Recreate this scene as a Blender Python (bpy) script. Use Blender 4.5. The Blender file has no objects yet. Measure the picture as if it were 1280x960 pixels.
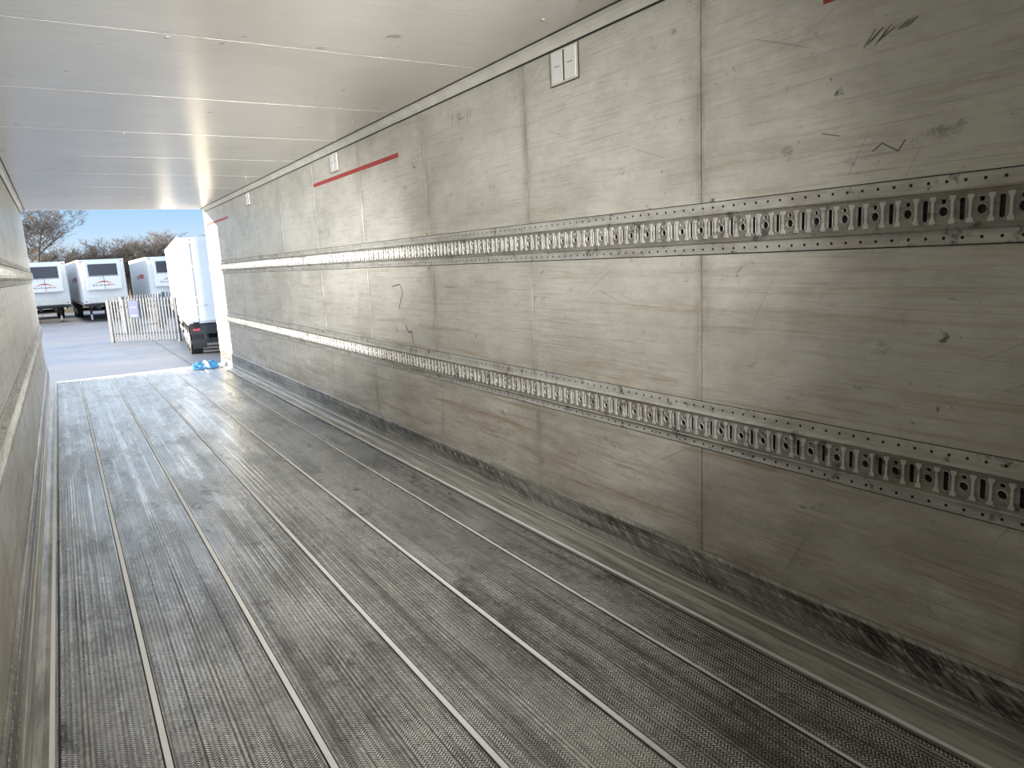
import bpy, math, random
from mathutils import Vector, Matrix
random.seed(7)
XL, XR, YB, YD, H, GZ = -0.31, 2.15, -0.95, 12.55, 2.53, -1.30
CZ = 1.52
col = bpy.context.scene.collection

# ------------------------------------------------------------------ node helpers
class NT:
    def __init__(s, name):
        s.m = bpy.data.materials.new(name); s.m.use_nodes = True
        s.t = s.m.node_tree; s.n = s.t.nodes; s.l = s.t.links
        s.b = s.n['Principled BSDF']
        s.co = s.n.new('ShaderNodeTexCoord').outputs['Object']
    def lk(s, a, b): s.l.new(a, b)
    def val(s, sock, v):
        if isinstance(v, bpy.types.NodeSocket): s.lk(v, sock)
        else: sock.default_value = v
    def mapping(s, scale, loc=(0, 0, 0), src=None, rot=(0, 0, 0)):
        n = s.n.new('ShaderNodeMapping'); n.inputs['Scale'].default_value = scale; n.inputs['Location'].default_value = loc
        n.inputs['Rotation'].default_value = rot
        s.lk(src or s.co, n.inputs['Vector']); return n.outputs[0]
    def noise(s, scale, vs=(1, 1, 1), detail=4, rough=0.6, loc=(0, 0, 0), dist=0, rot=(0, 0, 0)):
        n = s.n.new('ShaderNodeTexNoise')
        v = s.co
        if any(rot): v = s.mapping((1, 1, 1), (0, 0, 0), None, rot)
        s.lk(s.mapping(vs, loc, v), n.inputs['Vector'])
        n.inputs['Scale'].default_value = scale; n.inputs['Detail'].default_value = detail
        n.inputs['Roughness'].default_value = rough; n.inputs['Distortion'].default_value = dist
        return n.outputs['Fac']
    def ramp(s, f, stops):
        n = s.n.new('ShaderNodeValToRGB'); s.lk(f, n.inputs[0]); e = n.color_ramp.elements
        while len(e) < len(stops): e.new(0.5)
        for i, (p, c) in enumerate(stops):
            e[i].position = p
            e[i].color = (c, c, c, 1) if isinstance(c, (int, float)) else (*c, 1)
        return n.outputs[0]
    def math(s, op, a, b=0.0, c=None):
        n = s.n.new('ShaderNodeMath'); n.operation = op
        s.val(n.inputs[0], a); s.val(n.inputs[1], b)
        if c is not None: s.val(n.inputs[2], c)
        return n.outputs[0]
    def mix(s, f, a, b, mode='MIX'):
        n = s.n.new('ShaderNodeMix'); n.data_type = 'RGBA'; n.blend_type = mode
        s.val(n.inputs[0], f)
        for k, v in ((6, a), (7, b)):
            if isinstance(v, tuple): n.inputs[k].default_value = (*v[:3], 1)
            else: s.lk(v, n.inputs[k])
        return n.outputs[2]
    def sep(s):
        n = s.n.new('ShaderNodeSeparateXYZ'); s.lk(s.co, n.inputs[0]); return n.outputs
    def bump(s, h, strength=0.3, dist=0.01):
        n = s.n.new('ShaderNodeBump'); n.inputs['Strength'].default_value = strength
        n.inputs['Distance'].default_value = dist; s.lk(h, n.inputs['Height'])
        s.lk(n.outputs[0], s.b.inputs['Normal'])
    def set(s, color=None, rough=None, metal=None, spec=None):
        if color is not None:
            if isinstance(color, tuple): s.b.inputs['Base Color'].default_value = (*color, 1)
            else: s.lk(color, s.b.inputs['Base Color'])
        if rough is not None: s.val(s.b.inputs['Roughness'], rough)
        if metal is not None: s.val(s.b.inputs['Metallic'], metal)
        if spec is not None: s.b.inputs['Specular IOR Level'].default_value = spec
        return s.m

def simple(name, c, rough=0.5, metal=0.0, var=0.12, sc=6):
    t = NT(name)
    f = t.noise(sc, detail=5)
    lo = tuple(max(0, x * (1 - var)) for x in c); hi = tuple(min(1, x * (1 + var)) for x in c)
    return t.set(t.ramp(f, [(0.3, lo), (0.7, hi)]), rough, metal)

# ---- wall panel
def wall_mat():
    t = NT('wall_panel_grp')
    x, y, z = t.sep()
    fine = t.noise(1.0, (6, 5, 40), 7, 0.75)
    base = t.ramp(fine, [(0.3, (0.63, 0.62, 0.565)), (0.7, (0.71, 0.70, 0.64))])
    wn = t.n.new('ShaderNodeTexWhiteNoise'); wn.noise_dimensions = '1D'
    t.lk(t.math('FLOOR', t.math('DIVIDE', t.math('SUBTRACT', y, 0.79 - 1.2 * 4), 1.2)), wn.inputs['W'])
    base = t.mix(t.math('MULTIPLY', wn.outputs['Value'], 0.2), base, (0.42, 0.41, 0.36))
    big = t.noise(1.3, (1, 1, 1.6), 8, 0.75, (3, 1, 2))
    base = t.mix(t.ramp(big, [(0.42, 0.0), (0.66, 0.6)]), base, (0.34, 0.325, 0.275))
    gr = t.math('MULTIPLY', t.math('MAXIMUM', t.math('MULTIPLY_ADD', z, -0.5, 0.70), 0.0), t.ramp(t.noise(2.0, (1, 0.6, 2.5), 8, 0.78, (3, 9, 2)), [(0.38, 0.15), (0.62, 1.4)]))
    base = t.mix(gr, base, (0.23, 0.20, 0.145))
    jd = t.math('PINGPONG', t.math('SUBTRACT', y, 1.99 - 1.2 * 4), 0.6)
    jm = t.math('MULTIPLY', t.ramp(jd, [(0.0, 1.0), (0.05, 0.25), (0.12, 0.0)]), t.ramp(t.noise(5.0, (1, 2, 0.8), 6, 0.75, (3, 3, 7)), [(0.4, 0.0), (0.65, 0.8)]))
    base = t.mix(jm, base, (0.2, 0.185, 0.15))
    g = t.noise(1.0, (1, 2.5, 120), 5, 0.75, (1, 2, 3))
    gm = t.ramp(t.noise(0.8, (1, 1, 1), 3, 0.6, (7, 7, 1)), [(0.35, 0.15), (0.6, 0.7)])
    base = t.mix(t.math('MULTIPLY', t.ramp(g, [(0.52, 0.0), (0.68, 0.8)]), gm), base, (0.22, 0.205, 0.17))
    br = t.noise(1.0, (1, 0.9, 20), 7, 0.75, (5, 2, 9), 0.4)
    low = t.math('MULTIPLY', t.ramp(br, [(0.52, 0.0), (0.66, 1.0)]), t.math('MAXIMUM', t.math('MULTIPLY_ADD', z, -0.32, 0.84), 0.0))
    base = t.mix(low, base, (0.27, 0.16, 0.075))
    sc = t.noise(1.0, (3, 7, 11), 8, 0.8, (1, 7, 3), 0.2)
    base = t.mix(t.ramp(sc, [(0.60, 0.0), (0.68, 0.6)]), base, (0.15, 0.14, 0.12))
    sp = t.noise(8.0, (1, 1, 1.2), 4, 0.7, (0, 3, 0))
    base = t.mix(t.ramp(sp, [(0.68, 0.0), (0.72, 0.8)]), base, (0.07, 0.065, 0.055))
    for i, (an, lo) in enumerate(((0.5, 1.0), (-0.35, 5.0), (1.1, 9.0))):
        ds = t.noise(1.0, (1, 1.6, 90), 2, 0.5, (lo, lo, lo), 0, (an, 0, 0))
        base = t.mix(t.ramp(ds, [(0.72, 0.0), (0.75, 0.4)]), base, (0.17, 0.16, 0.14))
    dent = t.ramp(t.noise(3.0, (1, 1, 1), 1, 0.4, (4, 4, 4)), [(0.66, 0.0), (0.78, 1.0)])
    h = t.math('ADD', t.math('MULTIPLY', fine, 0.06), t.math('MULTIPLY', dent, -0.5))
    h = t.math('ADD', h, t.math('MULTIPLY', t.noise(0.8, detail=2), 1.2))
    t.bump(h, 0.3, 0.012)
    return t.set(base, t.ramp(fine, [(0.3, 0.30), (0.7, 0.42)]), 0.0, 0.7)
M_WALL = wall_mat()

def ceil_mat():
    t = NT('ceiling_panel')
    a = t.noise(1.0, (2, 30, 4), 4)
    base = t.ramp(a, [(0.3, (0.64, 0.62, 0.57)), (0.7, (0.70, 0.68, 0.63))])
    big = t.noise(0.9, (1, 1, 1), 7, 0.7, (3, 4, 0))
    base = t.mix(t.ramp(big, [(0.4, 0.0), (0.65, 0.45)]), base, (0.48, 0.46, 0.41))
    s = t.noise(1.6, (1, 1, 1), 8, 0.75, (2, 8, 0), 0.5)
    base = t.mix(t.ramp(s, [(0.60, 0.0), (0.70, 0.4)]), base, (0.40, 0.34, 0.25))
    ls = t.noise(1.0, (3, 40, 1), 4, 0.6, (9, 2, 2), 0.3)
    base = t.mix(t.ramp(ls, [(0.66, 0.0), (0.75, 0.35)]), base, (0.25, 0.21, 0.15))
    ds = t.noise(1.0, (1.6, 80, 1), 2, 0.5, (3, 3, 3), 0, (0, 0, 0.9))
    base = t.mix(t.ramp(ds, [(0.72, 0.0), (0.76, 0.4)]), base, (0.2, 0.17, 0.12))
    sp = t.noise(8.0, (1, 1, 1), 2, 0.5, (5, 3, 0))
    base = t.mix(t.ramp(sp, [(0.72, 0.0), (0.76, 0.6)]), base, (0.12, 0.1, 0.08))
    t.bump(t.math('ADD', t.math('MULTIPLY', a, 0.3), t.noise(1.2, detail=2)), 0.04, 0.004)
    t.b.inputs['Coat Weight'].default_value = 0.4
    t.b.inputs['Coat Roughness'].default_value = 0.2
    return t.set(base, 0.3, 0.0, 0.8)
M_CEIL = ceil_mat()

def floor_mat():
    t = NT('aluminium_tread_floor')
    x, y, z = t.sep()
    tri = t.math('PINGPONG', x, 0.0165)
    v = t.math('ADD', y, t.math('MULTIPLY', tri, 0.9))
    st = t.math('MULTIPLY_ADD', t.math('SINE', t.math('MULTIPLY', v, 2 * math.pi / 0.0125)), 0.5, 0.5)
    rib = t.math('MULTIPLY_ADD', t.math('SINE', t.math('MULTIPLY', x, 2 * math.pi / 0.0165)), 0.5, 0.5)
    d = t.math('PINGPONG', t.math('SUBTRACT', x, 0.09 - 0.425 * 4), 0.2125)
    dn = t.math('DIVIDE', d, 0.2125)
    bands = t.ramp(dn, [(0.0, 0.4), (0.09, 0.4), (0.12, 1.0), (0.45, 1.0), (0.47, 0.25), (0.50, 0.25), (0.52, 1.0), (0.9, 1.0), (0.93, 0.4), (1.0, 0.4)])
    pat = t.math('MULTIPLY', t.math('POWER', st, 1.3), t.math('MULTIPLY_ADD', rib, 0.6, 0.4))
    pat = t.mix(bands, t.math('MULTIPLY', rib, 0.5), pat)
    patv = t.math('MULTIPLY', pat, 1.0)
    n1 = t.noise(1.5, (1.3, 0.7, 1), 10, 0.8, (1, 4, 0), 0.3)
    wear = t.ramp(n1, [(0.34, 0.35), (0.5, 1.1), (0.64, 2.1)])
    streak = t.ramp(t.noise(1.0, (18, 0.4, 1), 9, 0.78, (3, 1, 0)), [(0.32, 0.35), (0.68, 1.8)])
    grain = t.ramp(t.noise(30, (1, 1, 1), 5, 0.8, (3, 1, 0)), [(0.3, 0.5), (0.7, 1.4)])
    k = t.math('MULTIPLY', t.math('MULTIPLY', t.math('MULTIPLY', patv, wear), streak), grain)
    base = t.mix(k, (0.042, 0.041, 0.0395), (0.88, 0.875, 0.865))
    film = t.ramp(t.noise(1.1, (1.8, 0.4, 1), 9, 0.78, (11, 2, 0), 0.4), [(0.50, 0.0), (0.60, 0.36)])
    base = t.mix(film, base, (0.50, 0.495, 0.485))
    stain = t.ramp(t.noise(2.6, (1.4, 0.7, 1), 9, 0.8, (7, 2, 0), 0.4), [(0.57, 0.0), (0.65, 0.8)])
    base = t.mix(stain, base, (0.022, 0.021, 0.02))
    bs = t.ramp(t.noise(1.0, (9, 0.22, 1), 6, 0.7, (2, 6, 0)), [(0.57, 0.0), (0.67, 0.6)])
    base = t.mix(bs, base, (0.03, 0.029, 0.028))
    t.bump(t.math('ADD', patv, t.math('MULTIPLY', n1, 0.5)), 0.3, 0.003)
    r = t.ramp(t.noise(1.5, (1.8, 0.5, 1), 8, 0.78, (5, 5, 0), 0.4), [(0.42, 0.13), (0.56, 0.36)])
    return t.set(base, r, 0.4, 1.0)
M_FLOOR = floor_mat()

def metal_mat(name, c, rough=0.35, metal=0.85, dirt=0.5, sc=5, spots=0.57, rust=0.0):
    t = NT(name)
    n = t.noise(sc, (3, 0.8, 6), 6, 0.7)
    lo = tuple(x * (1 - dirt) for x in c)
    base = t.ramp(n, [(0.3, lo), (0.6, c)])
    if rust:
        base = t.mix(t.ramp(t.noise(3, (1, 1, 3), 7, 0.75, (1, 5, 5)), [(0.5, 0.0), (0.64, rust)]), base, (0.24, 0.15, 0.08))
    n2 = t.noise(14, (1, 1, 1), 4, 0.7, (3, 3, 3))
    base = t.mix(t.ramp(n2, [(spots, 0.0), (spots + 0.1, 0.75)]), base, (0.07, 0.065, 0.06))
    t.bump(n2, 0.15, 0.003)
    return t.set(base, t.ramp(n, [(0.3, rough + 0.2), (0.7, rough)]), metal)
M_RAIL = metal_mat('galvanised_rail', (0.62, 0.62, 0.585), 0.45, 0.25, 0.35, rust=0.35)
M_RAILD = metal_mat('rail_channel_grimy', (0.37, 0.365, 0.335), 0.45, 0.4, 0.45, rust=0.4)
M_RIM = metal_mat('rail_punched_rim', (0.70, 0.70, 0.66), 0.35, 0.35, 0.25)
M_STRIP = metal_mat('bare_aluminium_strip', (0.95, 0.95, 0.94), 0.4, 0.0, 0.08, 3, 0.68)
def kick_mat():
    t = NT('scuff_plate_aluminium')
    n = t.noise(1.0, (3, 2, 60), 7, 0.75)
    base = t.ramp(n, [(0.3, (0.30, 0.29, 0.26)), (0.65, (0.56, 0.55, 0.51))])
    z = t.sep()[2]
    band = t.ramp(z, [(0.10, 0.0), (0.14, 1.0), (0.24, 1.0), (0.26, 0.2)])
    hatch = t.noise(1.0, (4, 9, 70), 5, 0.75, (4, 1, 2), 0.3, (-0.6, 0, 0))
    area = t.ramp(t.noise(1.0, (1, 0.8, 5), 4, 0.6, (4, 5, 2)), [(0.35, 0.1), (0.55, 1.0)])
    s = t.ramp(hatch, [(0.38, 0.0), (0.54, 0.97)])
    base = t.mix(t.math('MULTIPLY', t.math('MULTIPLY', band, s), area), base, (0.035, 0.033, 0.03))
    s2 = t.ramp(t.noise(1.0, (4, 1.5, 70), 7, 0.75, (8, 1, 2)), [(0.46, 0.0), (0.62, 0.6)])
    base = t.mix(s2, base, (0.09, 0.085, 0.075))
    t.bump(n, 0.3, 0.004)
    return t.set(base, 0.38, 0.3)
M_KICK = kick_mat()
M_DARK = simple('dark_gap', (0.025, 0.025, 0.023), 0.7)
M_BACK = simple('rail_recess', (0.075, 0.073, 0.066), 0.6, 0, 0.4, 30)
M_SEAM = simple('seam_sealant', (0.08, 0.077, 0.065), 0.7)
M_INK = simple('marker_ink', (0.15, 0.145, 0.13), 0.6, 0, 0.4, 30)
M_RED = simple('red_tape', (0.42, 0.05, 0.045), 0.45, 0, 0.2, 20)
M_PLATE = simple('white_plastic', (0.66, 0.65, 0.59), 0.4)
M_TRIM = simple('ceiling_trim_grey', (0.42, 0.415, 0.39), 0.4, 0.2)
M_WHITE = simple('white_paint', (0.80, 0.80, 0.79), 0.35, 0, 0.05, 2)
M_SIDE = simple('white_side_panel', (0.74, 0.75, 0.76), 0.35, 0, 0.06, 1)
M_GRILL = simple('dark_blue_grille', (0.03, 0.04, 0.075), 0.3)
M_CHAS = simple('chassis_black', (0.03, 0.03, 0.035), 0.6)
M_TYRE = simple('tyre_rubber', (0.02, 0.02, 0.02), 0.85)
M_HUB = simple('hub_steel', (0.5, 0.5, 0.5), 0.4, 0.7)
M_DRED = simple('decal_red', (0.55, 0.07, 0.06), 0.4)
M_DGREY = simple('decal_grey', (0.25, 0.26, 0.32), 0.4)
M_LRED = simple('tail_lens_red', (0.5, 0.02, 0.02), 0.25)
M_FENCE = simple('fence_galvanised', (0.105, 0.125, 0.155), 0.6, 0.0, 0.2, 4)
M_BLUE = simple('sign_blue', (0.004, 0.035, 0.16), 0.5)
M_SIGNW = simple('sign_lettering', (0.12, 0.13, 0.15), 0.5)
M_BARK = simple('bark', (0.15, 0.12, 0.095), 0.9, 0, 0.3, 1)
M_RAGB = simple('cloth_blue', (0.03, 0.18, 0.42), 0.8, 0, 0.4, 14)
M_RAGW = simple('cloth_white', (0.55, 0.65, 0.7), 0.8, 0, 0.15, 14)

def ground_mat():
    t = NT('yard_concrete')
    n = t.noise(0.5, detail=8, rough=0.75)
    base = t.ramp(n, [(0.3, (0.12, 0.145, 0.19)), (0.7, (0.22, 0.25, 0.30))])
    p = t.ramp(t.noise(0.2, (1, 1, 1), 4, 0.6, (4, 2, 0)), [(0.45, 0.0), (0.55, 0.6)])
    base = t.mix(p, base, (0.26, 0.24, 0.245))
    br = t.n.new('ShaderNodeTexBrick'); t.lk(t.mapping((0.22, 0.22, 0.22), (0.3, 0.1, 0)), br.inputs['Vector'])
    br.offset = 0.0; br.inputs['Scale'].default_value = 1.0; br.inputs['Mortar Size'].default_value = 0.01
    br.inputs['Brick Width'].default_value = 1.0; br.inputs['Row Height'].default_value = 1.3
    base = t.mix(t.math('MULTIPLY', br.outputs['Fac'], 0.7), base, (0.07, 0.07, 0.075))
    t.bump(t.noise(9, detail=6), 0.2, 0.02)
    return t.set(base, 0.55, 0.0, 0.4)
M_GROUND = ground_mat()
def grass():
    t = NT('rough_grass'); n = t.noise(2, detail=8, rough=0.8)
    t.bump(n, 0.8, 0.3)
    return t.set(t.ramp(n, [(0.3, (0.05, 0.05, 0.025)), (0.7, (0.12, 0.10, 0.06))]), 0.9)
M_GRASS = grass()
def hedge_m():
    t = NT('hedge_twigs'); n = t.noise(2.2, (1, 1, 0.4), detail=9, rough=0.85)
    t.bump(n, 1.0, 0.5)
    return t.set(t.ramp(n, [(0.35, (0.07, 0.055, 0.04)), (0.65, (0.24, 0.195, 0.145))]), 0.95)
M_HEDGE = hedge_m()

# ------------------------------------------------------------------ mesh builder
class MB:
    def __init__(s): s.v = []; s.f = []; s.mi = []; s.mats = []
    def m(s, mat):
        if mat not in s.mats: s.mats.append(mat)
        return s.mats.index(mat)
    def face(s, pts, mat):
        b = len(s.v); s.v += [tuple(p) for p in pts]; s.f.append(tuple(range(b, b + len(pts)))); s.mi.append(s.m(mat))
    def box(s, x0, x1, y0, y1, z0, z1, mat, M=None):
        b = len(s.v)
        pts = [(x0, y0, z0), (x1, y0, z0), (x1, y1, z0), (x0, y1, z0), (x0, y0, z1), (x1, y0, z1), (x1, y1, z1), (x0, y1, z1)]
        if M: pts = [tuple(M @ Vector(p)) for p in pts]
        s.v += pts
        for q in ((3, 2, 1, 0), (4, 5, 6, 7), (0, 1, 5, 4), (1, 2, 6, 5), (2, 3, 7, 6), (3, 0, 4, 7)):
            s.f.append(tuple(b + i for i in q)); s.mi.append(s.m(mat))
    def prism(s, prof, y0, y1, mat):
        n = len(prof); b = len(s.v)
        s.v += [(x, y0, z) for x, z in prof] + [(x, y1, z) for x, z in prof]
        for i in range(n):
            j = (i + 1) % n; s.f.append((b + i, b + j, b + n + j, b + n + i)); s.mi.append(s.m(mat))
        s.f.append(tuple(b + i for i in range(n))); s.mi.append(s.m(mat))
        s.f.append(tuple(b + n + i for i in reversed(range(n)))); s.mi.append(s.m(mat))
    def tube(s, p, q, r0, r1, mat, n=8, cap=True):
        p = Vector(p); q = Vector(q); d = (q - p).normalized()
        a = d.orthogonal().normalized(); c = d.cross(a); b = len(s.v)
        for P, r in ((p, r0), (q, r1)):
            for i in range(n):
                t = 2 * math.pi * i / n; s.v.append(tuple(P + (a * math.cos(t) + c * math.sin(t)) * r))
        for i in range(n):
            j = (i + 1) % n; s.f.append((b + i, b + j, b + n + j, b + n + i)); s.mi.append(s.m(mat))
        if cap:
            s.f.append(tuple(b + i for i in reversed(range(n)))); s.mi.append(s.m(mat))
            s.f.append(tuple(b + n + i for i in range(n))); s.mi.append(s.m(mat))
    def obj(s, name, parent=None, bevel=0, smooth=False, fix=True):
        me = bpy.data.meshes.new(name); me.from_pydata(s.v, [], s.f)
        for m in s.mats: me.materials.append(m)
        me.polygons.foreach_set('material_index', s.mi)
        if smooth: me.polygons.foreach_set('use_smooth', [True] * len(s.f))
        me.update()
        if fix:
            import bmesh
            bm = bmesh.new(); bm.from_mesh(me); bmesh.ops.recalc_face_normals(bm, faces=bm.faces); bm.to_mesh(me); bm.free()
        o = bpy.data.objects.new(name, me); col.objects.link(o)
        if parent: o.parent = parent
        if bevel:
            md = o.modifiers.new('bevel', 'BEVEL'); md.width = bevel; md.segments = 2; md.limit_method = 'ANGLE'
        return o

def empty(name, loc=(0, 0, 0), rz=0):
    e = bpy.data.objects.new(name, None); col.objects.link(e); e.location = loc; e.rotation_euler = (0, 0, rz)
    e.empty_display_size = 0.3; return e

# ------------------------------------------------------------------ trailer interior shell
seams = [1.99 + 1.2 * k for k in range(-3, 10)]
def strokes(mb, x, pts, w=0.004):
    for (a, b) in zip(pts[:-1], pts[1:]):
        d = Vector((0, b[0] - a[0], b[1] - a[1])); L = d.length
        if L < 1e-6: continue
        d /= L; n = Vector((0, -d.z, d.y)) * w / 2
        A = Vector((x, a[0], a[1])); B = Vector((x, b[0], b[1]))
        mb.face([A - n, B - n, B + n, A + n], M_INK)
for side in ('right', 'left'):
    sx = 1 if side == 'right' else -1
    X0 = XR if side == 'right' else XL
    mb = MB()
    a, b = sorted((X0 + sx * 0.003, X0 + sx * 0.08))
    mb.box(a, b, YB, YD, -0.05, H + 0.05, M_SEAM)
    ys = [YB] + [q for q in seams if YB + 0.1 < q < YD - 0.1] + [YD]
    for y0, y1 in zip(ys[:-1], ys[1:]):
        a, b = sorted((X0, X0 + sx * 0.02))
        mb.box(a, b, y0 + 0.003, y1 - 0.003, 0.0, H, M_WALL)
    if side == 'right':
        x = X0 - 0.0015
        def P(pl, oy, oz, s): return [(oy - u * s, oz + v * s) for u, v in pl]
        for i, g in enumerate([[(0, 0), (.2, 1), (.1, .8)], [(.5, .5), (.2, .7), (.4, 1), (.55, .8), (.5, 0)], [(.1, 1), (.0, .45), (.5, .5)], [(.45, .9), (.4, .1)], [(.2, .9), (.15, .3)]]):
            strokes(mb, x, P(g, 3.98 - i * 0.055, 2.30 , 0.08), 0.0035)
        for i in range(6):
            oy = 1.34 - i * 0.012; strokes(mb, x, [(oy, 2.085 + 0.008 * (i % 3)), (oy - 0.035, 2.13 - 0.01 * (i % 2))], 0.003)
        for i in range(3):
            oy = 1.235 - i * 0.012; strokes(mb, x, [(oy, 2.11), (oy - 0.03, 2.13)], 0.003)
        strokes(mb, x, [(5.1, 1.34), (4.95, 1.36), (4.9, 1.30), (4.98, 1.2), (5.0, 1.17)], 0.010)
        strokes(mb, x, [(4.9, 1.06), (4.84, 1.0), (4.8, 1.02), (4.78, 0.93)], 0.012)
        strokes(mb, x, [(1.30, 1.78), (1.27, 1.80), (1.22, 1.77), (1.2, 1.8)], 0.004)
        for i in range(14):
            yy = random.uniform(0.9, 9); zz = random.choice([random.uniform(0.95, 1.4), random.uniform(1.75, 2.2), random.uniform(0.3, 0.65)])
            an = random.uniform(-.5, .5); L = random.uniform(.02, .12)
            strokes(mb, x, [(yy, zz), (yy + L, zz + L * an)], 0.0025)
    mb.obj('wall_' + side, fix=True)

mb = MB(); mb.box(XL - 0.08, XR + 0.08, YB - 0.08, YB, -0.05, H + 0.05, M_WALL); mb.obj('wall_front')

# ceiling
mb = MB()
mb.box(XL - 0.08, XR + 0.08, YB, YD, H + 0.0015, H + 0.1, M_SEAM)
cs = [YB] + [3.5 + 1.2 * k for k in range(-3, 8)] + [YD]
for y0, y1 in zip(cs[:-1], cs[1:]):
    mb.box(XL, XR, y0 + 0.0045, y1 - 0.0045, H, H + 0.02, M_CEIL)
for x, y in ((.545, 3.54), (1.94, 5.09), (-.21, 6.95), (.545, 5.94), (.545, 8.34), (1.9, 8.34), (1.94, 2.7)):
    mb.tube((x, y, H + 0.001), (x, y, H - 0.006), 0.013, 0.009, M_TRIM, 12)
mb.obj('ceiling')
for side in ('right', 'left'):
    sx = 1 if side == 'right' else -1; X0 = XR if side == 'right' else XL
    mb = MB()
    pr = [(0, H), (0.05, H), (0.05, H - 0.006), (0.03, H - 0.012), (0.014, H - 0.03), (0.012, H - 0.05), (0, H - 0.05)]
    mb.prism([(X0 - sx * a, b - 0.0005) for a, b in pr], YB, YD, M_PLATE)
    mb.prism([(X0 - sx * a, b) for a, b in [(0.05, H - 0.0005), (0.058, H - 0.0005), (0.058, H - 0.004), (0.05, H - 0.004)]], YB, YD, M_DARK)
    mb.prism([(X0 - sx * a, b) for a, b in [(0.0, H - 0.05), (0.008, H - 0.05), (0.008, H - 0.056), (0.0, H - 0.056)]], YB, YD, M_DARK)
    mb.obj('trim_ceiling_' + side)

# floor
mb = MB()
mb.box(XL - 0.08, XR + 0.08, YB, YD, -0.12, 0.0, M_FLOOR)
for k, x in enumerate([0.09 + 0.425 * i for i in range(5)]):
    w = 0.0095 if k < 4 else 0.005
    mb.box(x - w, x + w, YB, YD - 0.14, 0.0, 0.004, M_STRIP)
    mb.box(x + w, x + w + 0.005, YB, YD - 0.14, 0.0, 0.001, M_DARK)
    mb.box(x - w - 0.005, x - w, YB, YD - 0.14, 0.0, 0.001, M_DARK)
mb.box(XL, XR, YD - 0.14, YD + 0.06, 0.0, 0.006, M_STRIP)
for i in range(24):
    mb.box(XL + 0.05 + i * 0.1, XL + 0.11 + i * 0.1, YD - 0.09, YD - 0.075, 0.006, 0.008, M_DARK)
mb.obj('floor')

# kick plates
for side in ('right', 'left'):
    sx = 1 if side == 'right' else -1; X0 = XR if side == 'right' else XL
    mb = MB()
    pr = [(0, 0.255), (0.006, 0.255), (0.016, 0.245), (0.016, 0.225), (0.012, 0.222), (0.012, 0.214), (0.017, 0.211),
          (0.017, 0.15), (0.013, 0.147), (0.013, 0.139), (0.018, 0.136), (0.018, 0.085), (0.024, 0.08), (0.024, 0.07), (0.019, 0.066),
          (0.021, 0.04), (0.034, 0.018), (0.06, 0.01), (0.10, 0.008), (0.10, 0.0), (0, 0.0)]
    mb.prism([(X0 - sx * a, b) for a, b in pr], YB, YD, M_KICK)
    mb.box(*sorted((X0 - sx * 0.078, X0 - sx * 0.094)), YB, YD - 0.1, 0.008, 0.0095, M_STRIP)
    mb.box(*sorted((X0 - sx * 0.103, X0 - sx * 0.109)), YB, YD - 0.1, 0.0, 0.001, M_DARK)
    mb.obj('baseboard_' + side)

# ------------------------------------------------------------------ lashing rails
def circ(cx, cy, r, n): return [(cx + r * math.cos(2 * math.pi * i / n), cy + r * math.sin(2 * math.pi * i / n)) for i in range(n)]
def fill(outer, holes):
    cu = bpy.data.curves.new('tmp', 'CURVE'); cu.dimensions = '2D'; cu.fill_mode = 'BOTH'
    for lp in [outer] + holes:
        sp = cu.splines.new('POLY'); sp.points.add(len(lp) - 1)
        for i, p in enumerate(lp): sp.points[i].co = (p[0], p[1], 0, 1)
        sp.use_cyclic_u = True
    o = bpy.data.objects.new('tmp', cu); col.objects.link(o)
    bpy.context.view_layer.update()
    me = bpy.data.meshes.new_from_object(o.evaluated_get(bpy.context.evaluated_depsgraph_get()))
    vs = [tuple(v.co[:2]) for v in me.vertices]; fs = [tuple(p.vertices) for p in me.polygons]
    bpy.data.objects.remove(o); bpy.data.curves.remove(cu); bpy.data.meshes.remove(me)
    return vs, fs
CELL = 0.1
def rrect(cx, cy, w, h, r, n=3):
    out = []
    for k, (sx_, sy_) in enumerate(((1, 1), (-1, 1), (-1, -1), (1, -1))):
        for i in range(n + 1):
            an = math.radians(90 * k + 90 * i / n)
            out.append((cx + sx_ * (w - r) + r * math.cos(an), cy + sy_ * (h - r) + r * math.sin(an)))
    return out
slot = rrect(0.075, 0.0, 0.0085, 0.030, 0.006)
rnd = circ(0.025, -0.004, 0.013, 16)
notch = rrect(0.025, 0.0235, 0.007, 0.006, 0.004)
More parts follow.
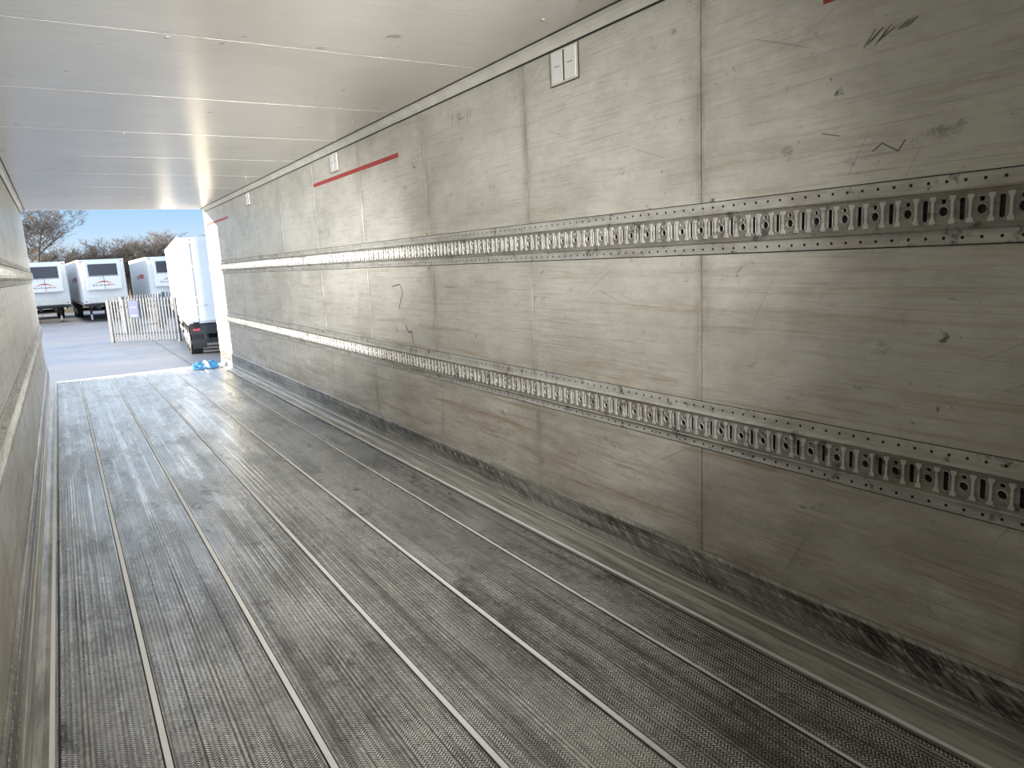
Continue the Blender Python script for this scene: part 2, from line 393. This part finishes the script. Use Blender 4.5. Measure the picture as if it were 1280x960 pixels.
def rail_cell():
    mb = MB()
    def put(vs, fs, d, mat):
        b = len(mb.v); mb.v += [(d, u, v) for u, v in vs]
        for f in fs: mb.f.append(tuple(b + i for i in f)); mb.mi.append(mb.m(mat))
    def offs(h, w):
        n = len(h); out = []
        ar = sum(h[i][0] * h[(i + 1) % n][1] - h[(i + 1) % n][0] * h[i][1] for i in range(n))
        sg = 1 if ar > 0 else -1
        for i in range(n):
            p = Vector(h[i - 1]); q = Vector(h[(i + 1) % n]); t = (q - p).normalized()
            out.append((h[i][0] + t.y * w * sg, h[i][1] - t.x * w * sg))
        return out
    vs, fs = fill([(0, -0.05), (CELL, -0.05), (CELL, 0.05), (0, 0.05)], [slot, rnd, notch])
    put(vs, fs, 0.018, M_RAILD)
    for h, w1 in ((slot, 0.0025), (rnd, 0.003), (notch, 0.002)):
        n = len(h); o1 = offs(h, w1); o2 = offs(h, 0.001)
        for i in range(n):
            j = (i + 1) % n
            mb.face([(0.0181, *o1[i]), (0.0181, *o1[j]), (0.0205, *o2[j]), (0.0205, *o2[i])], M_RAIL)
            mb.face([(0.0205, *o2[i]), (0.0205, *o2[j]), (0.010, *h[j]), (0.010, *h[i])], M_RAIL)
    for u0 in (0.0515, 0.0985):
        w, s, hh = 0.0035, 0.0085, 0.038
        prof = [(-s, -hh), (s, -hh), (s, -hh + 0.008), (w, -hh + 0.016), (w, hh - 0.016), (s, hh - 0.008), (s, hh), (-s, hh), (-s, hh - 0.008), (-w, hh - 0.016), (-w, -hh + 0.016), (-s, -hh + 0.008)]
        pts = [(u0 + a, v) for a, v in prof]
        mb.face([(0.0235, a, v) for a, v in pts], M_RIM)
        for i in range(len(pts)):
            a = pts[i]; b = pts[(i + 1) % len(pts)]
            mb.face([(0.018, *a), (0.018, *b), (0.0235, *b), (0.0235, *a)], M_RAIL)
    for sgn in (1, -1):
        hh = [circ(0.025, sgn * 0.078, 0.005, 8), circ(0.075, sgn * 0.078, 0.005, 8)]
        lo, hi = sorted((sgn * 0.058, sgn * 0.095))
        vs, fs = fill([(0, lo), (CELL, lo), (CELL, hi), (0, hi)], hh)
        put(vs, fs, 0.006, M_RAIL)
        a, b, c = sgn * 0.05, sgn * 0.0515, sgn * 0.058
        mb.face([(0.018, 0, a), (0.018, CELL, a), (0.026, CELL, b), (0.026, 0, b)], M_RAIL)
        mb.face([(0.026, 0, b), (0.026, CELL, b), (0.006, CELL, c), (0.006, 0, c)], M_RAIL)
        e = sgn * 0.095
        mb.face([(0.006, 0, e), (0.006, CELL, e), (0.0, CELL, e + sgn * 0.002), (0.0, 0, e + sgn * 0.002)], M_RAIL)
        mb.face([(0.0004, 0, e + sgn * 0.001), (0.0004, CELL, e + sgn * 0.001), (0.0004, CELL, e + sgn * 0.005), (0.0004, 0, e + sgn * 0.005)], M_DARK)
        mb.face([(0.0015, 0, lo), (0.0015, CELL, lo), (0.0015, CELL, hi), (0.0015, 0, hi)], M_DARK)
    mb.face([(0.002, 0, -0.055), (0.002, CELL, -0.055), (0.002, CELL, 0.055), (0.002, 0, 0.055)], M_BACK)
    return mb
for side in ('right', 'left'):
    for zc in (1.5875, 0.803):
        c = rail_cell(); sx = 1 if side == 'right' else -1; X0 = XR if side == 'right' else XL
        c.v = [(X0 - sx * d, YB + u, zc + v) for d, u, v in c.v]
        o = c.obj('lashing_rail', fix=False)
        m = o.modifiers.new('array', 'ARRAY'); m.use_relative_offset = False; m.use_constant_offset = True
        m.constant_offset_displace = (0, CELL, 0); m.count = int((YD - YB) / CELL)

# red stripes
for a, b in ((4.80, 6.77), (-0.5, 1.48), (10.76, 12.45)):
    mb = MB(); mb.box(XR - 0.0015, XR + 0.001, a, b, 2.25, 2.282, M_RED); mb.obj('red_marking_stripe')
# wall plates
for yc in (2.83, 6.14, 9.44):
    mb = MB()
    mb.box(XR - 0.006, XR, yc - 0.11, yc + 0.11, 2.312, 2.474, M_SEAM)
    mb.box(XR - 0.007, XR - 0.002, yc - 0.105, yc + 0.105, 2.317, 2.469, M_PLATE)
    for s in (-1, 1):
        c = yc + s * 0.05
        mb.box(XR - 0.010, XR - 0.006, c - 0.042, c + 0.042, 2.325, 2.461, M_WHITE)
        mb.box(XR - 0.0108, XR - 0.010, c - 0.020, c + 0.020, 2.395, 2.398, M_SEAM)
    mb.box(XR - 0.0085, XR - 0.006, yc - 0.006, yc + 0.006, 2.325, 2.461, M_SEAM)
    mb.obj('wall_vent_plate')

# rear portal frame
mb = MB()
mb.box(XR, XR + 0.08, YD, YD + 0.09, -0.1, H + 0.1, M_STRIP)
mb.box(XL - 0.08, XL, YD, YD + 0.09, -0.1, H + 0.1, M_STRIP)
mb.box(XL - 0.08, XR + 0.08, YD, YD + 0.09, H, H + 0.12, M_STRIP)
mb.box(XL - 0.08, XR + 0.08, YD + 0.0, YD + 0.06, -0.25, -0.0, M_STRIP)
mb.obj('door_frame', bevel=0.003)

# crumpled blue cloth / strap at sill
e = empty('blue_cloth_bundle', (1.84, 12.2, 0.006))
def lump(name, loc, sc, mat, seed):
    import bmesh
    from mathutils import noise
    bm = bmesh.new(); bmesh.ops.create_icosphere(bm, subdivisions=4, radius=1)
    for v in bm.verts:
        n = noise.noise(v.co * 1.7 + Vector((seed, 0, 0))) * 0.5 + abs(noise.noise(v.co * 4 + Vector((seed, 3, 0)))) * 0.4
        v.co *= (0.8 + n); v.co.z = max(v.co.z, -0.35)
        v.co = Vector((v.co.x * sc[0], v.co.y * sc[1], (v.co.z + 0.35) * sc[2]))
    me = bpy.data.meshes.new(name); bm.to_mesh(me); bm.free(); me.materials.append(mat)
    for p in me.polygons: p.use_smooth = True
    o = bpy.data.objects.new(name, me); col.objects.link(o); o.location = loc; o.parent = e
lump('cloth_fold_1', (-0.1, 0, 0.0), (0.13, 0.10, 0.08), M_RAGB, 1)
lump('cloth_fold_2', (0.03, 0.02, 0.0), (0.12, 0.11, 0.08), M_RAGW, 5)
lump('cloth_fold_3', (0.10, -0.03, 0.0), (0.09, 0.09, 0.09), M_RAGB, 9)
mb = MB()
for i in range(28):
    a0 = i / 28 * 2 * math.pi; a1 = (i + 1) / 28 * 2 * math.pi
    mb.tube((-0.02 + 0.19 * math.cos(a0), -0.02 + 0.14 * math.sin(a0), 0.011), (-0.02 + 0.19 * math.cos(a1), -0.02 + 0.14 * math.sin(a1), 0.011), 0.011, 0.011, M_RAGB, 6)
mb.obj('strap_loop', e)

# ------------------------------------------------------------------ yard
mb = MB(); mb.face([(-60, 5, GZ), (80, 5, GZ), (80, 71, GZ), (-60, 71, GZ)], M_GROUND)
mb.face([(-60, -30, GZ), (80, -30, GZ), (80, 5, GZ), (-60, 5, GZ)], M_GROUND); mb.obj('ground')
mb = MB(); mb.face([(-400, 71, GZ), (400, 71, GZ), (400, 700, GZ), (-400, 700, GZ)], M_GRASS); mb.obj('ground_field')

def wheel(mb, x, y, z, r=0.5, w=0.38):
    mb.tube((x - w / 2, y, z), (x + w / 2, y, z), r, r, M_TYRE, 24)
    for s in (-1, 1):
        mb.tube((x + s * w / 2, y, z), (x + s * (w / 2 + 0.01), y, z), r * 0.56, r * 0.54, M_HUB, 20)
        mb.tube((x + s * w / 2, y, z), (x + s * (w / 2 + 0.05), y, z), r * 0.2, r * 0.16, M_HUB, 12)

def semi(loc, rz, rear=False):
    E = empty('semi_trailer', loc, rz); W = 2.55; L = 13.4; zb = 1.15; zt = 3.98
    b = MB(); b.box(0, W, 0, L, zb, zt, M_SIDE); b.obj('cargo_box', E, 0.04)
    b = MB()
    for x0 in (-0.012, W - 0.03):
        b.box(x0, x0 + 0.042, -0.01, L, zt - 0.14, zt + 0.015, M_WHITE); b.box(x0, x0 + 0.042, -0.01, L, zb - 0.03, zb + 0.14, M_HUB)
        b.box(x0, x0 + 0.042, -0.012, 0.09, zb, zt, M_HUB)
        for k in range(1, 12): b.box(x0 + (0.008 if x0 < 0 else 0), x0 + 0.034, k * 1.12 - 0.012, k * 1.12 + 0.012, zb + 0.14, zt - 0.14, M_PLATE)
    b.obj('edge_trims', E)
    b = MB()
    for x0 in (0.8, 1.63): b.box(x0, x0 + 0.12, 0.15, L - 0.1, zb - 0.32, zb - 0.0, M_CHAS)
    for k in range(8): b.box(0.1, W - 0.1, 0.6 + k * 1.7, 0.68 + k * 1.7, zb - 0.14, zb, M_CHAS)
    b.obj('chassis', E)
    ax = (1.7, 3.0, 4.3) if rear else (L - 1.7, L - 3.0, L - 4.3)
    b = MB()
    for a in ax:
        wheel(b, 0.25, a, 0.5); wheel(b, W - 0.25, a, 0.5); b.tube((0.3, a, 0.5), (W - 0.3, a, 0.5), 0.07, 0.07, M_CHAS, 10)
        for s in (0.06, W - 0.46): b.box(s, s + 0.4, a - 0.55, a + 0.55, 1.03, 1.06, M_CHAS)
    b.obj('wheels', E)
    ly = L - 2.9 if rear else 2.6
    b = MB()
    for x0 in (0.45, W - 0.6):
        b.box(x0, x0 + 0.14, ly, ly + 0.14, 0.4, zb - 0.05, M_CHAS); b.box(x0 + 0.02, x0 + 0.12, ly + 0.02, ly + 0.12, 0.05, 0.4, M_HUB)
        b.box(x0 - 0.06, x0 + 0.2, ly - 0.06, ly + 0.2, 0.0, 0.06, M_CHAS)
    b.box(0.45, W - 0.45, ly + 0.04, ly + 0.1, 0.62, 0.7, M_CHAS)
    b.obj('landing_legs', E)
    if not rear:
        b = MB()
        b.box(0.28, W - 0.28, -0.46, 0.0, 2.05, 3.82, M_WHITE); b.obj('fridge_unit', E, 0.06)
        b = MB()
        b.box(0.46, W - 0.46, -0.475, -0.455, 2.95, 3.68, M_GRILL)
        for k in range(7): b.box(0.5, W - 0.5, -0.485, -0.472, 3.0 + k * 0.095, 3.02 + k * 0.095, M_CHAS)
        b.box(W / 2 - 0.012, W / 2 + 0.012, -0.467, -0.455, 2.1, 2.95, M_CHAS)
        b.box(0.4, W - 0.4, -0.467, -0.455, 2.9, 2.92, M_CHAS)
        b.box(0.35, W - 0.35, -0.12, 0.0, 1.25, 1.6, M_PLATE)
        b.box(0.0, W, -0.05, 0.0, zb - 0.06, zb + 0.06, M_CHAS)
        for x0 in (0.1, W - 0.2): b.box(x0, x0 + 0.1, -0.03, 0, 1.3, 1.36, M_LRED); b.box(x0, x0 + 0.1, -0.03, 0, 3.82, 3.87, M_LRED)
        b.obj('unit_details', E)
        b = MB()
        n = 22
        for i in range(n):
            t0 = i / n; t1 = (i + 1) / n
            f = lambda t: (0.75 + 1.0 * t, 2.42 + 0.16 * math.sin(t * math.pi) ** 0.8 if 0 < t < 1 else 2.42)
            g = lambda t: 0.03 * math.sin(t * math.pi) + 0.008
            (x0, z0), (x1, z1) = f(t0), f(t1)
            b.face([(x0, -0.463, z0 - g(t0)), (x1, -0.463, z1 - g(t1)), (x1, -0.463, z1 + g(t1)), (x0, -0.463, z0 + g(t0))], M_DRED)
        for i in range(9):
            x0 = 0.62 + i * 0.14; b.box(x0, x0 + 0.09, -0.468, -0.458, 2.31, 2.37 + 0.04 * (i % 3 == 0), M_DGREY if i < 5 else M_DRED)
        b.obj('swoosh_decal', E)
        b = MB()
        b.box(-0.005, 0.0, 3, 6, 2.6, 2.9, M_DRED); b.box(-0.005, 0.0, 6.2, 8, 2.55, 2.8, M_DGREY); b.obj('side_decal', E)
    else:
        b = MB()
        b.box(0.06, W / 2 - 0.01, -0.05, 0, zb + 0.08, zt - 0.1, M_WHITE); b.box(W / 2 + 0.01, W - 0.06, -0.05, 0, zb + 0.08, zt - 0.1, M_WHITE)
        b.obj('rear_doors', E, 0.01)
        b = MB()
        for x0 in (0.35, 0.95, 1.6, 2.2):
            b.tube((x0, -0.08, zb + 0.05), (x0, -0.08, zt - 0.05), 0.018, 0.018, M_HUB, 8)
            for z0 in (zb + 0.2, 2.0, 3.0, zt - 0.2): b.box(x0 - 0.05, x0 + 0.05, -0.1, -0.05, z0, z0 + 0.05, M_HUB)
            b.box(x0 - 0.02, x0 + 0.3, -0.11, -0.09, 1.75, 1.79, M_HUB)
        for z0 in (1.5, 2.3, 3.1, 3.7):
            for x0 in (0.0, W - 0.16): b.box(x0, x0 + 0.16, -0.07, -0.05, z0, z0 + 0.07, M_HUB)
        b.obj('lock_bars', E)
        b = MB()
        b.box(0.05, W - 0.05, 0.0, 0.1, 0.8, 1.12, M_CHAS)
        b.box(0.05, W - 0.05, 0.35, 0.47, 0.45, 0.6, M_CHAS)
        for x0 in (0.5, W - 0.6): b.box(x0, x0 + 0.1, 0.3, 0.4, 0.5, 1.1, M_CHAS)
        for x0 in (0.12, W - 0.52): b.box(x0, x0 + 0.22, -0.02, 0.0, 0.92, 1.0, M_LRED); b.box(x0, x0 + 0.44, 0.9, 0.93, 0.25, 1.1, M_CHAS)
        for x0 in (0.15, W - 0.35): b.box(x0, x0 + 0.2, -0.08, 0.0, 1.02, 1.2, M_TYRE)
        b.obj('bumper', E)
        b = MB()
        b.box(0.05, 0.6, 6.2, 7.8, 0.45, 1.05, M_CHAS)
        b.box(0.02, 0.06, 5.2, 10.0, 0.62, 0.74, M_HUB); b.box(0.02, 0.06, 5.2, 10.0, 0.9, 1.02, M_HUB)
        for i in range(9): b.box(-0.02, -0.013, 1.2 + i * 0.35, 1.42 + i * 0.35, 2.1, 2.3, M_DGREY)
        b.obj('side_guard', E)
    return E
y1 = math.radians(2.4)
semi((1.25, 53.0, GZ), y1)
semi((-1.98, 55.0, GZ), y1)
semi((5.05, 52.0, GZ), 0.0)
semi((3.45, 25.5, GZ), -math.radians(5.1), rear=True)
semi((8.6, 53.5, GZ), 0.0)
semi((-5.6, 56.0, GZ), y1)

# fence
def fence(p, q, sign_t=None, name='palisade_fence', h=1.9):
    p = Vector(p); q = Vector(q); d = q - p; L = d.length; rz = math.atan2(d.y, d.x)
    E = empty(name, (p.x, p.y, GZ), rz)
    b = MB(); n = int(L / 0.15)
    for i in range(n):
        x = 0.08 + i * 0.15; w = 0.034
        pr = [(-w, 0.08), (w, 0.08), (w, h - 0.08), (w * 0.4, h - 0.01), (0, h), (-w * 0.4, h - 0.01), (-w, h - 0.08)]
        k = len(pr); s0 = len(b.v)
        b.v += [(x + a, -0.012, z) for a, z in pr] + [(x + a, 0.012, z) for a, z in pr]
        for j in range(k):
            b.f.append((s0 + j, s0 + (j + 1) % k, s0 + k + (j + 1) % k, s0 + k + j)); b.mi.append(b.m(M_FENCE))
        b.f.append(tuple(s0 + j for j in range(k))); b.mi.append(0); b.f.append(tuple(s0 + k + j for j in reversed(range(k)))); b.mi.append(0)
    b.obj('pales', E)
    b = MB()
    for z in (0.35, 1.5): b.box(0, L, 0.012, 0.055, z, z + 0.06, M_FENCE)
    for x in (0, L): b.box(x - 0.06, x + 0.06, 0.02, 0.14, 0, h - 0.05, M_FENCE)
    b.obj('frame', E)
    if sign_t is not None:
        b = MB(); x = sign_t * L
        b.box(x - 0.24, x + 0.24, -0.05, -0.02, 1.05, 1.78, M_BLUE)
        b.box(x - 0.17, x + 0.17, -0.054, -0.05, 1.48, 1.52, M_SIGNW); b.box(x - 0.17, x + 0.17, -0.054, -0.05, 1.12, 1.19, M_SIGNW)
        b.obj('sign', E)
fence((1.65, 35.3), (4.0, 32.9), 0.41)
fence((2.55, 39.5), (4.35, 40.6))
fence((4.9, 44.5), (15, 44.5))

# trees
def tree_mesh(name, height, seed, spread=0.55, rmin=0.02):
    rnd_ = random.Random(seed); b = MB()
    def grow(p, d, L, r, lev):
        seg = 3 if lev < 3 else 2
        for i in range(seg):
            d2 = (d + Vector((rnd_.uniform(-1, 1), rnd_.uniform(-1, 1), rnd_.uniform(-.5, .8))) * 0.16).normalized()
            q = p + d2 * L / seg; r2 = max(r * 0.86, rmin)
            b.tube(p, q, r, r2, M_BARK, 5 if lev < 2 else 3, cap=False)
            if lev < 5:
                for _ in range(2 if lev > 0 else (0 if i == 0 else 3)):
                    a = Vector((rnd_.uniform(-1, 1), rnd_.uniform(-1, 1), rnd_.uniform(-.1, .6)))
                    nd = (d2 * (1 - spread) + a.normalized() * spread).normalized()
                    grow(q, nd, L * rnd_.uniform(0.5, 0.68), max(r2 * 0.55, rmin), lev + 1)
            p, d, r = q, d2, r2
    grow(Vector((0, 0, 0)), Vector((0, 0, 1)), height * 0.5, height * 0.02, 0)
    zmax = max(v[2] for v in b.v); k = height / zmax
    b.v = [(x * k, y * k, z * k) for x, y, z in b.v]
    o = b.obj(name, fix=False); return o
tvars = [tree_mesh('bare_tree', 6.3, s, 0.6, 0.009) for s in (3, 8, 21)]
big = tree_mesh('bare_tree', 10.4, 5, 0.62, 0.012); big.location = (-1.7, 76, GZ)
for i, o in enumerate(tvars): o.location = (3 + i * 3.5, 79 + i, GZ)
for i in range(22):
    o = bpy.data.objects.new('bare_tree', tvars[i % 3].data); col.objects.link(o)
    o.location = (0.5 + i * 0.8 + random.uniform(-.5, .5), 77 + random.uniform(0, 8), GZ); s = random.uniform(0.8, 1.22)
    o.scale = (s * 1.25, s * 1.25, s); o.rotation_euler = (0, 0, random.uniform(0, 6.28))
# hedge
from mathutils import noise as mn
b = MB(); nx, nz = 500, 10
x0, x1 = -25, 45
for i in range(nx + 1):
    x = x0 + (x1 - x0) * i / nx; hh = 3.8 + 0.7 * mn.noise(Vector((x * 0.35, 0, 0))) + 0.7 * mn.noise(Vector((x * 2.1, 4, 0))) + 0.5 * mn.noise(Vector((x * 7, 4, 0)))
    for j in range(nz + 1):
        t = j / nz * math.pi; n = mn.noise(Vector((x * 1.2, j * 0.9, 2))) * 0.5
        b.v.append((x, 97 - math.cos(t) * (2.0 + n), GZ + hh * math.sin(t) ** 0.6 * (1 + 0.1 * n) if 0 < j < nz else GZ))
for i in range(nx):
    for j in range(nz):
        a = i * (nz + 1) + j; b.f.append((a, a + nz + 1, a + nz + 2, a + 1)); b.mi.append(b.m(M_HEDGE))
b.obj('hedge')

# ------------------------------------------------------------------ lights
w = bpy.data.worlds.new('sky'); bpy.context.scene.world = w; w.use_nodes = True
nt = w.node_tree; bg = nt.nodes['Background']
tc = nt.nodes.new('ShaderNodeTexCoord'); sp = nt.nodes.new('ShaderNodeSeparateXYZ'); cr = nt.nodes.new('ShaderNodeValToRGB')
nt.links.new(tc.outputs['Generated'], sp.inputs[0]); nt.links.new(sp.outputs[2], cr.inputs[0]); nt.links.new(cr.outputs[0], bg.inputs[0])
e = cr.color_ramp.elements; e[0].position = 0.0; e[0].color = (0.78, 0.88, 0.96, 1); e[1].position = 0.7; e[1].color = (0.8, 1.1, 1.6, 1)
m1 = e.new(0.085); m1.color = (0.38, 0.65, 0.96, 1)
m2 = e.new(0.20); m2.color = (1.9, 2.2, 2.5, 1)
bg.inputs[1].default_value = 1.05
def light(name, kind, loc, energy, color=(1, 1, 1)):
    l = bpy.data.lights.new(name, kind); l.energy = energy; l.color = color
    o = bpy.data.objects.new(name, l); col.objects.link(o); o.location = loc; return o
s = light('sun', 'SUN', (-20, 20, 15), 22.0, (1, 0.86, 0.66)); s.data.angle = math.radians(0.6)
to = Vector((-2.46, 1.02, 0.34)); s.rotation_euler = to.to_track_quat('Z', 'Y').to_euler()
# added fill lights at the front bulkhead, behind the camera
E = empty('fill_light_rig', (0.92, YB + 0.06, 1.75))
mb = MB(); mb.box(-0.95, 0.95, -0.055, -0.005, -0.5, 0.5, M_PLATE); mb.obj('fill_backplate', E)  # made-up backing box for the fill lights, out of view
a = light('fill_area', 'AREA', (0, 0.0, 0), 8, (1, 0.97, 0.93)); a.parent = E  # soft fill added for the near end, not an existing lamp
a.data.shape = 'RECTANGLE'; a.data.size = 1.8; a.data.size_y = 0.9; a.rotation_euler = (math.radians(90), 0, math.radians(180)); a.data.spread = math.radians(150)
def spot(name, loc, target, energy, cone, color=(1, 0.975, 0.935)):
    o = light(name, 'SPOT', (0, 0, 0), energy, color); o.data.spot_size = math.radians(cone); o.data.spot_blend = 1.0; o.data.shadow_soft_size = 0.12
    P = E.location + Vector(loc); d = Vector(target) - P
    o.parent = E; o.location = loc; o.rotation_euler = (-d).to_track_quat('Z', 'Y').to_euler()
spot('fill_spot_1', (-0.6, 0.05, 0.3), (2.1, 6.5, 1.4), 700, 58)  # added spot fills that lift the far walls, ceiling and floor
spot('fill_spot_2', (-0.7, 0.05, 0.0), (2.15, 11.5, 1.4), 10500, 24)
spot('fill_spot_3', (0.0, 0.05, -0.3), (0.9, 8.5, 2.5), 1200, 44)
spot('fill_spot_4', (0.0, 0.05, 0.4), (0.9, 6.0, 0.0), 550, 60)

# ------------------------------------------------------------------ camera
fwd = Vector((.5213, .8348, -.17682)).normalized()
up = Vector((.1367, .1226, .98298)); up = (up - fwd * up.dot(fwd)).normalized(); rt = fwd.cross(up)
M = Matrix((rt, up, -fwd)).transposed().to_4x4(); M.translation = Vector((0, 0, CZ))
cam = bpy.data.cameras.new('camera'); cam.sensor_width = 36; cam.lens = 885 / 1280 * 36; cam.clip_start = 0.02; cam.clip_end = 2000
co = bpy.data.objects.new('camera', cam); col.objects.link(co); co.matrix_world = M
bpy.context.scene.camera = co
bpy.context.scene.view_settings.view_transform = 'Standard'
